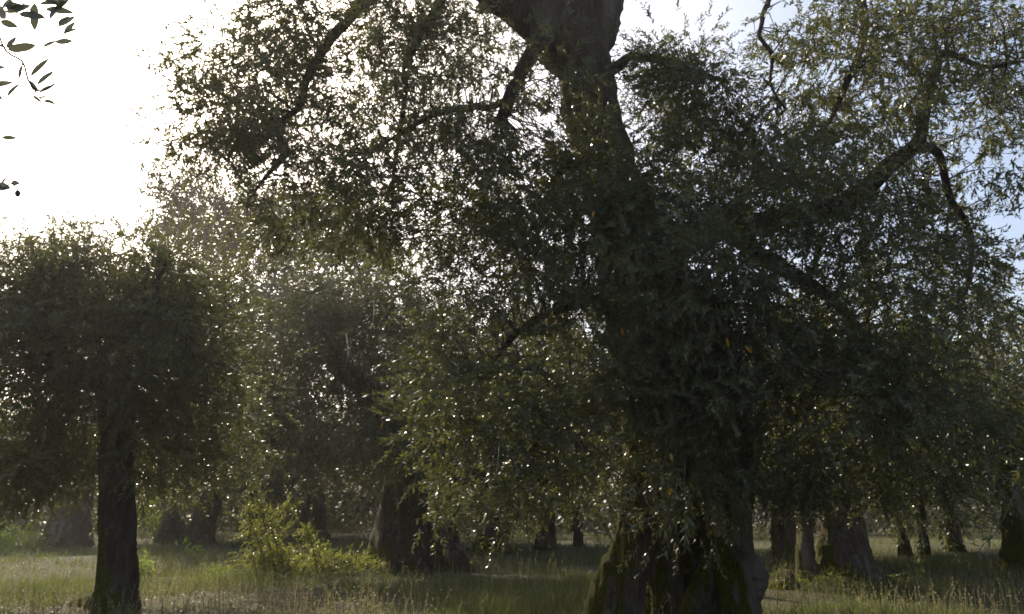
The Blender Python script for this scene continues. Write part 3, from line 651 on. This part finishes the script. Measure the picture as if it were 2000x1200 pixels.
# ------------------------------------------------------------------ far wood closing the view
def far_wood():
    rng = np.random.default_rng(900); B = []; T = []
    for x in np.linspace(-48, 48, 26): B.append(((x, 63+rng.normal(0, 1.5), gh(x, 63)+1.5), (3.0, 2.0, 1.6), 40, 4, .8, .3))
    for k in range(54):
        y = rng.uniform(50, 105) if k > 24 else rng.uniform(50, 60); x = rng.uniform(-.82, .82)*y; g = gh(x, y); h = rng.uniform(6.0, 9)
        B.append(((x, y, g+h*.62), (3.4, 2.4, h*.36), 20, 4, .9, .3)); B.append(((x+rng.normal(0, 1.5), y-1, g+h*.28), (3.4, 2.0, 2.0), 16, 4, .9, .4))
        B.append(((x+rng.normal(0, 2.5), y+rng.uniform(2, 6), g+.9), (5.0, 1.5, 1.4), 24, 4, .8, .1))
        if k < 22: B.append((((k/21-.5)*1.5*46, 46+rng.uniform(-2, 4), gh((k/21-.5)*69, 46)+rng.uniform(1.9, 2.8)), (3.4, 1.6, 1.1), 26, 4, .8, .5))
        if k % 3 == 0: T.append(tube([[x, y, g-.2, .6], [x+rng.normal(0, .2), y, g+1.0, .38], [x+rng.normal(0, .6), y, g+4, .25]], n=6, seg=7))
    P, D, CC = crown_points(B, rng)
    V, F, M, A = scatter(WOOD, P, D, rng.uniform(1.1, 1.8, len(P)), rng)
    tv, t3, t4 = joinv(T)
    me = mesh_from('far_wood', np.vstack([V, tv]), np.vstack([F, t3+len(V)]), t4+len(V), np.concatenate([M, np.full(len(t3), 2)]), np.full(len(t4), 2), np.concatenate([A, np.full(len(tv), .5)]))
    o = link('far_wood', me, [M_LEAF_FAR, M_TWIG, M_BARK_DARK]); o['kind'] = 'stuff'
    o['label'] = 'distant dark mass of olive trees closing off the view behind the grove'; o['category'] = 'wood'
far_wood()

# ------------------------------------------------------------------ overhanging branch, top left, close to the viewer
def overhang():
    rng = np.random.default_rng(55); Y = 1.9
    bx, by = -3.6, 2.6; root = thing('olive_tree', (bx, by, gh(bx, by)), 'near olive tree whose large leaves hang into the top left corner against white sky', 'olive tree', 'olive trees of the grove')
    T, axis = fluted_trunk((bx, by, gh(bx, by)), 2.4, .3, (.1, 0), rng, .6, 6)
    part('trunk', fused(T, .045, .025, 4, 5), [M_BARK], root)
    limb(root, [[*axis(.9), .2], [-3.1, 2.4, 3.1, .14], [-2.4, 2.1, 3.5, .08], [-1.9, 1.95, 3.3, .03], [-1.55, 1.9, 3.0, .012]], M_BARK, seed=2)
    limb(root, [[*axis(.9), .2], [-4.1, 2.9, 3.2, .15], [-4.7, 3.0, 4.0, .07]], M_BARK, seed=3)
    limb(root, [[*axis(.9), .2], [-3.6, 2.0, 3.4, .13], [-3.5, 1.0, 4.0, .05]], M_BARK, seed=4)
    N = [np.array(p) for p in ((-4.5, 3, 3.9), (-3.5, 1.2, 3.9), (-3.1, 2.4, 3.1))]
    build_crown('crown', root, [((-4.4, 2.9, 4.0), (1.2, 1.2, .9), 34, 9, .34, .4), ((-3.5, 1.2, 4.2), (1.2, 1.0, .8), 30, 9, .34, .4)], FINE, M_LEAF, rng, N, 1.0, .8)
    k = 1/2.857
    def P(x, y, dy=0.0): return at(x*k, y*k, Y+dy)
    tw = [[(-260, -420), (-120, -200), (-30, 120), (30, 280), (125, 345), (160, 455), (225, 510), (300, 470)], [(-120, -200), (60, -60), (150, 40), (240, 100), (330, 170), (405, 210)], [(125, 345), (120, 390), (108, 440)],
          [(160, 455), (230, 555), (300, 578)], [(-120, -200), (-90, 300), (-30, 650), (10, 690), (80, 748)], [(-30, 650), (-60, 900), (5, 1045), (60, 1022)], [(60, 1022), (90, 1045), (98, 1062)], [(-30, 120), (-20, 60), (105, 75), (180, 98), (240, 100)], [(-90, 300), (-40, 470), (0, 470)]]
    for j, L in enumerate(tw):
        pts = [[*P(x, y, .02*math.sin(i+j)), .0028 if j == 0 else .0017] for i, (x, y) in enumerate(L)]
        if j == 0: pts[0] = [-1.55, 1.9, 3.0, .006]
        V, a, b = tube(pts, n=24, seg=6); part('twig', mesh_from('twig', V, a, b, smooth=True), [M_TWIG], root)
    LV = [(105, 75, 258, 106), (192, 15, 196, 176), (250, 50, 408, 65), (320, 150, 422, 92), (350, 190, 440, 155), (325, 140, 385, 80), (355, 188, 420, 122), (40, 278, 204, 250), (40, 272, 90, 205), (238, 266, 316, 222), (305, 236, 413, 232),
          (168, 430, 276, 318), (204, 478, 302, 388), (262, 426, 372, 403), (40, 542, 107, 455), (108, 436, 124, 350), (-70, 480, 78, 460), (0, 118, 102, 152), (30, 70, 172, 28), (-10, 40, 42, 112), (-90, 390, 36, 376),
          (180, 530, 234, 577), (228, 552, 284, 528), (248, 556, 304, 579), (218, 518, 304, 470), (160, 455, 228, 512), (-60, 500, 18, 560), (-40, 735, 20, 742), (8, 768, 93, 770), (-40, 1035, 57, 1050), (5, 1030, 41, 990), (62, 1020, 108, 1023),
          (215, 25, 385, 0), (278, 110, 330, 20), (18, 50, 60, -20), (300, 60, 390, -5), (330, 60, 360, -40), (60, -20, 40, 60), (-30, 250, 30, 262), (230, -30, 330, 30), (20, 20, 150, 60), (-60, 580, 10, 575), (-30, 1130, 12, 1100)]
    for j, (x0, y0, x1, y1) in enumerate(LV):
        a, e = P(x0, y0, rng.normal(0, .015)), P(x1, y1, rng.normal(0, .015)); L = np.linalg.norm(e-a)
        A = rot_axes(e-a, np.array([rng.normal(0, .3), -1.0, rng.normal(.2, .5)])); n = 9; s = np.linspace(0, 1, n)
        w = L*rng.uniform(.26, .36)*np.sin(np.pi*s**.9)**.8*.5; w = np.minimum(w, .0115)*(1 if L > .03 else .8); bend = L*rng.uniform(-.05, .1)
        v = np.vstack([np.stack([s*L, w, .25*w-bend*s*s], 1), np.stack([s*L, 0*s, -bend*s*s], 1), np.stack([s*L, -w, .25*w-bend*s*s], 1)])@A.T+a
        i = np.arange(n-1); F = np.vstack([np.stack([i, i+n, i+n+1, i+1], 1), np.stack([i+n, i+2*n, i+2*n+1, i+n+1], 1)])
        part('leaf', mesh_from('leaf', v, None, F, attr=np.full(len(v), rng.uniform(.3, .8)), smooth=True), [M_LEAF_NEAR], root)
    c = P(98, 1080); V, a, b = ball(c, .0068, (1, 1, 1.35), 14)
    part('olive_fruit', mesh_from('olive_fruit', V, a, b, smooth=True), [M_OLIVE], root)
overhang()

# ------------------------------------------------------------------ undergrowth
def bush(label, u, v, blobs, mat, protos=BRAM, seed=0, scale=1.0, stems=(), cat='bush', name='bramble_bush', group=None, droop=.1):
    rng = np.random.default_rng(seed); p = ground_at(u, v); Y = p[1]
    root = thing(name, tuple(p), label, cat, group)
    B = [bpx(a, b, Y+dy, ru, rv, ry, nc, 9, .22*scale, droop) for a, b, dy, ru, rv, ry, nc in blobs]
    N = [p+np.array([dx, dy, .05]) for dx in (-.6, 0, .6) for dy in (-.3, .3)]
    ex = None; T = []
    if stems:
        P_, D_ = [], []
        for S in stems:
            W_ = [[*at(a, b, Y), r] for a, b, r in S]; T.append(tube(W_, n=18, seg=6)); q = spline(W_, 16)[3:, :3]
            for c in q:
                for _ in range(5): P_.append(c+rng.normal(0, .03, 3)); D_.append(rng.normal(0, 1, 3)+np.array([0, 0, .4]))
        ex = (np.array(P_), np.array(D_))
    o = build_crown('foliage', root, B, protos, mat, rng, N, scale, .9, extra=ex, r0=.006)
    if T: part('stem', mesh_from('stem', *joinv(T), smooth=True), [M_TWIG], root)
    return root
bush('sunlit bramble bush with tall arching shoots on the grass left of centre', 560, 1128,
     [(522, 1100, 0, 55, 30, .5, 34), (600, 1105, .2, 80, 32, .6, 44), (530, 1045, .1, 38, 40, .4, 13), (690, 1104, .7, 70, 28, .5, 26)], M_BUSH, seed=31, scale=.85,
     stems=[[(540, 1120, .02), (520, 1040, .015), (505, 980, .01), (492, 935, .004)], [(560, 1120, .02), (530, 1030, .014), (545, 1000, .01), (575, 990, .004)], [(520, 1100, .02), (490, 1020, .012), (484, 990, .004)], [(620, 1110, .015), (605, 1050, .01), (600, 1030, .004)]])
bush('pale green leafy shrub in the sun at the left edge, before the grey fluted trunk', 42, 1082, [(40, 1052, 0, 36, 24, .8, 18), (10, 1060, .2, 30, 14, .6, 10)], M_SHOOT, seed=32, scale=1.2, name='shrub', cat='shrub')
bush('yellow green sunlit shrub seen through the gap right of the slim mossy trunk', 285, 1050, [(285, 1005, 0, 30, 30, .9, 18)], M_SHOOT, seed=33, scale=1.5, name='shrub', cat='shrub')
bush('bright green sapling shoot touching the right side of the slim mossy trunk', 278, 1140, [(275, 1112, 0, 16, 22, .3, 9)], M_SHOOT, seed=34, scale=.7, name='leafy_shoot', cat='young plant')
bush('small bright green sprig standing alone in dry grass before the leaning olive', 370, 1098, [(370, 1074, 0, 13, 10, .2, 5)], M_SHOOT, seed=35, scale=.7, name='leafy_shoot', cat='young plant')
bush('low patch of bright green leaves left of the bramble bush', 432, 1142, [(432, 1130, 0, 36, 10, .3, 9)], M_SHOOT, seed=36, scale=.7, name='leafy_shoot', cat='young plant')
bush('low mix of green and orange leaves heaped against the double stemmed olive', 1630, 1150, [(1620, 1138, -.1, 42, 12, .3, 12), (1690, 1140, -.2, 36, 10, .3, 7)], M_BUSH, seed=37, scale=.6, name='ground_ivy', cat='plant')
bush('dark low bush on the grass right of the burr, beside a mossy stump', 1545, 1150, [(1535, 1135, 0, 20, 14, .3, 7)], M_BUSH, seed=38, scale=.6, name='low_bush', cat='bush')
bush('dark shrub under the right hand branches in front of the slender trunks', 1790, 1150, [(1800, 1140, 0, 36, 20, .5, 12)], M_BUSH, seed=39, scale=.7, name='shrub', cat='shrub')

def stump(label, u, v, w, h, seed, mat, broken=False):
    p = ground_at(u, v); Y = p[1]; r = w*pxm(Y)/2; hh = h*pxm(Y); rng = np.random.default_rng(seed)
    root = thing('tree_stump', tuple(p), label, 'stump')
    if broken:
        T = []
        for k in range(7):
            a = k*.9+rng.random()*.4; e = r*rng.uniform(.25, .75); q = hh*rng.uniform(.45, 1.1)
            T.append(tube([[p[0]+math.cos(a)*e*1.9, p[1]+math.sin(a)*e*1.9, p[2]-.15, r*.42], [p[0]+math.cos(a)*e*1.2, p[1]+math.sin(a)*e, p[2]+q*.4, r*.36], [p[0]+math.cos(a)*e, p[1]+math.sin(a)*e, p[2]+q, r*rng.uniform(.08, .2)]], n=12, seg=9, seed=k))
    else:
        T = [ball(p+np.array([rng.normal(0, r*.35), rng.normal(0, r*.3), hh*rng.uniform(.15, .55)]), r*rng.uniform(.45, .75), (1.1, 1, .85), 12) for k in range(7)]
        T.append(tube([[p[0]-r*1.3, p[1], p[2]-.05, r*.25], [p[0], p[1], p[2]+hh*.3, r*.5], [p[0]+r*1.5, p[1]-.1, p[2]-.05, r*.2]], n=14, seg=9))
    part('wood', fused(T, max(.03, r*.09), r*.12, seed, 2.5/r, 2.0), [mat], root)
stump('round mossy stump on the sunny grass right of the ancient trunk', 1532, 1150, 46, 34, 81, M_BARK_MOSS)
stump('low broken stump with a jagged top left of the leaning olive', 328, 1060, 52, 62, 82, M_BARK_DARK, True)

def stick(label, L, seed):
    W_ = wpts(L); V, a, b = tube(W_, n=20, seg=7, wob=1.5, seed=seed)
    l = W_[0][:3]; me = mesh_from('dead_branch', V-np.array(l), a, b, smooth=True)
    o = link('dead_branch', me, [M_BARK_PALE], None, l); o['label'] = label; o['category'] = 'branch'
g1 = ground_at(1502, 1108); yb = g1[1]
stick('bare dead branch slanting from the grass up to the double stemmed olive', [(1502, 1110, yb, .03), (1530, 1082, yb-.5, .025), (1575, 1052, yb-1.5, .018), (1600, 1035, yb-2.2, .012)], 1)

# ------------------------------------------------------------------ grass, weeds, fallen leaves
def blades(P, H, Wd, lean, rng, tintc):
    n = len(P); a = rng.random(n)*2*np.pi; d = np.stack([np.cos(a), np.sin(a), 0*a], 1); b = rng.random(n)*2*np.pi
    s = np.stack([np.cos(b), np.sin(b), 0*b], 1)*(Wd*.5)[:, None]; up = np.array([0, 0, 1.0])
    m = P+up*(H*.55)[:, None]+d*(H*lean*.28)[:, None]; t = P+up*(H*(1-.25*lean))[:, None]+d*(H*lean)[:, None]
    V = np.stack([P-s, P+s, m+s*.7, m-s*.7, t], 1).reshape(-1, 3); i = (np.arange(n)*5)[:, None]
    F = np.concatenate([i+np.array([[0, 1, 2]]), i+np.array([[0, 2, 3]]), i+np.array([[3, 2, 4]])], 0)
    return V, F, np.repeat(tintc, 5)
def field(n, y0, y1, rng, pw=1.0):
    y = y0+(y1-y0)*rng.random(n)**pw; x = (rng.random(n)*2-1)*(y*.70+1.5)
    return x, y
def grass():
    rng = np.random.default_rng(70); Vs, Fs, As, n = [], [], [], 0
    for cnt, y0, y1, h, w, pw in ((14000, 9.5, 22, .21, .010, 1.2), (10000, 20, 44, .26, .016, 1.4), (3500, 42, 75, .30, .03, 1.2)):
        x, y = field(cnt, y0, y1, rng, pw)
        dn = vnoise(np.stack([x*.45, y*.45, 0*x], 1), 9); keep = rng.random(cnt) < np.clip(.55+dn*1.3, .06, 1); x, y = x[keep], y[keep]
        k = rng.integers(4, 9, len(x)); ix = np.repeat(np.arange(len(x)), k); sp = .05+.0025*y[ix]
        px, py = x[ix]+rng.normal(0, 1, len(ix))*sp, y[ix]+rng.normal(0, 1, len(ix))*sp
        P = np.stack([px, py, ground_h(px, py)-.01], 1)
        big = np.clip(1+.8*vnoise(np.stack([px*.3, py*.3, 0*px+5], 1), 12)+.7*vnoise(np.stack([px*1.6, py*1.1, 0*px+5], 1), 13), .25, 2.1)
        H = h*big*rng.uniform(.5, 1.45, len(ix)); tn = np.clip(.5+.42*vnoise(np.stack([px*.35, py*.35, 0*px], 1), 14)+rng.normal(0, .2, len(ix)), 0, 1)
        V, F, A = blades(P, H, w*rng.uniform(.6, 1.3, len(ix)), rng.uniform(.1, .9, len(ix)), rng, tn)
        Vs.append(V); Fs.append(F+n); As.append(A); n += len(V)
    o = link('grass', mesh_from('grass', np.vstack(Vs), np.vstack(Fs), attr=np.concatenate(As)), [M_GRASS]); o['kind'] = 'stuff'
    o['label'] = 'uneven green and straw coloured grass covering the orchard floor'; o['category'] = 'grass'
def weeds():
    """tall dry stalks with small seed leaves"""
    rng = np.random.default_rng(71); n = 5200
    x, y = field(n, 9.5, 24, rng, 1.5)
    dn = vnoise(np.stack([x*.5, y*.5, 0*x], 1), 19); keep = dn+rng.normal(0, .15, n) > .02; x, y = x[keep], y[keep]; n = len(x)
    z = ground_h(x, y); H = rng.uniform(.22, .66, n); a = rng.random(n)*6.28; le = rng.uniform(.05, .45, n)
    Vs, Fs, As, c = [], [], [], 0
    P = np.stack([x, y, z], 1); V, F, A = blades(P, H, np.full(n, .007), le, rng, rng.uniform(.2, .9, n)); Vs.append(V); Fs.append(F); As.append(A); c += len(V)
    tip = V.reshape(n, 5, 3); 
    for q in range(15):
        f = rng.uniform(.25, 1.0, n)[:, None]
        lo, mi, hi = (tip[:, 0]+tip[:, 1])/2, (tip[:, 2]+tip[:, 3])/2, tip[:, 4]
        p = np.where(f < .5, lo+(mi-lo)*f*2, mi+(hi-mi)*(f*2-1)); d = rng.normal(0, 1, (n, 3))*.6+np.array([0, 0, .6]); d /= np.linalg.norm(d, axis=1)[:, None]
        L = rng.uniform(.015, .045, n)[:, None]*(1.25-f*.7); s = np.cross(d, rng.normal(0, 1, (n, 3))); s /= np.linalg.norm(s, axis=1)[:, None]; s *= L*.22
        v = np.stack([p, p+d*L*.5+s, p+d*L*.5-s, p+d*L], 1).reshape(-1, 3); i = (np.arange(n)*4)[:, None]
        Vs.append(v); Fs.append(np.concatenate([i+np.array([[0, 2, 1]]), i+np.array([[1, 2, 3]])], 0)+c); As.append(np.repeat(rng.uniform(.1, 1, n), 4)); c += len(v)
    o = link('dry_weeds', mesh_from('dry_weeds', np.vstack(Vs), np.vstack(Fs), attr=np.concatenate(As)), [M_DRY]); o['kind'] = 'stuff'
    o['label'] = 'tall dry weed stalks with tiny seed leaves along the near grass'; o['category'] = 'weeds'
def litter():
    rng = np.random.default_rng(72); n = 26000
    x, y = field(n, 9.5, 45, rng, 1.3); P = np.stack([x, y, ground_h(x, y)+rng.uniform(.0, .05, n)], 1)
    g = ground_at(1620, 1150); m = 700; P2 = g+rng.normal(0, 1, (m, 3))*np.array([.55, .5, 0]); P2[:, 2] = ground_h(P2[:, 0], P2[:, 1])+rng.uniform(.02, .12, m); P = np.vstack([P, P2]); N = n+m
    d = rng.normal(0, 1, (N, 3))*np.array([1, 1, .35]); d /= np.linalg.norm(d, axis=1)[:, None]; s = np.cross(d, np.array([0, 0, 1.0])+rng.normal(0, .3, (N, 3))); L = rng.uniform(.04, .085, N)[:, None]; s *= L*.16
    V = np.stack([P, P+d*L*.5+s, P+d*L*.5-s, P+d*L], 1).reshape(-1, 3); i = (np.arange(N)*4)[:, None]
    F = np.concatenate([i+np.array([[0, 2, 1]]), i+np.array([[1, 2, 3]])], 0); t = rng.uniform(0, .95, N); t[n:] = rng.uniform(.6, 1, m)
    o = link('leaf_litter', mesh_from('leaf_litter', V, F, attr=np.repeat(t, 4)), [M_DEAD]); o['kind'] = 'stuff'
    o['label'] = 'brown fallen leaves strewn over the ground between the grass tufts'; o['category'] = 'fallen leaves'
grass(); weeds(); litter()

# ------------------------------------------------------------------ box of thin scattering air, added to imitate the veil of lens glare
def veil_haze():
    lo, hi = np.array([-920., -30., -1.2]), np.array([920., 920., 16.])
    V = [[(lo, hi)[i][0], (lo, hi)[j][1], (lo, hi)[k][2]] for i in (0, 1) for j in (0, 1) for k in (0, 1)]
    F = [[0, 1, 3, 2], [4, 6, 7, 5], [0, 4, 5, 1], [2, 3, 7, 6], [0, 2, 6, 4], [1, 5, 7, 3]]
    m = bpy.data.materials.new('veil_air'); m.use_nodes = True; t = m.node_tree; t.nodes.clear()
    v = t.nodes.new('ShaderNodeVolumePrincipled'); o = t.nodes.new('ShaderNodeOutputMaterial')
    v.inputs['Color'].default_value = (.96, .92, .86, 1); v.inputs['Density'].default_value = VEIL_DENSITY; v.inputs['Anisotropy'].default_value = .5
    t.links.new(v.outputs[0], o.inputs['Volume'])
    h = link('veil_haze', mesh_from('veil_haze', V, None, F), [m]); h['kind'] = 'stuff'
VEIL_DENSITY = .0007
veil_haze()
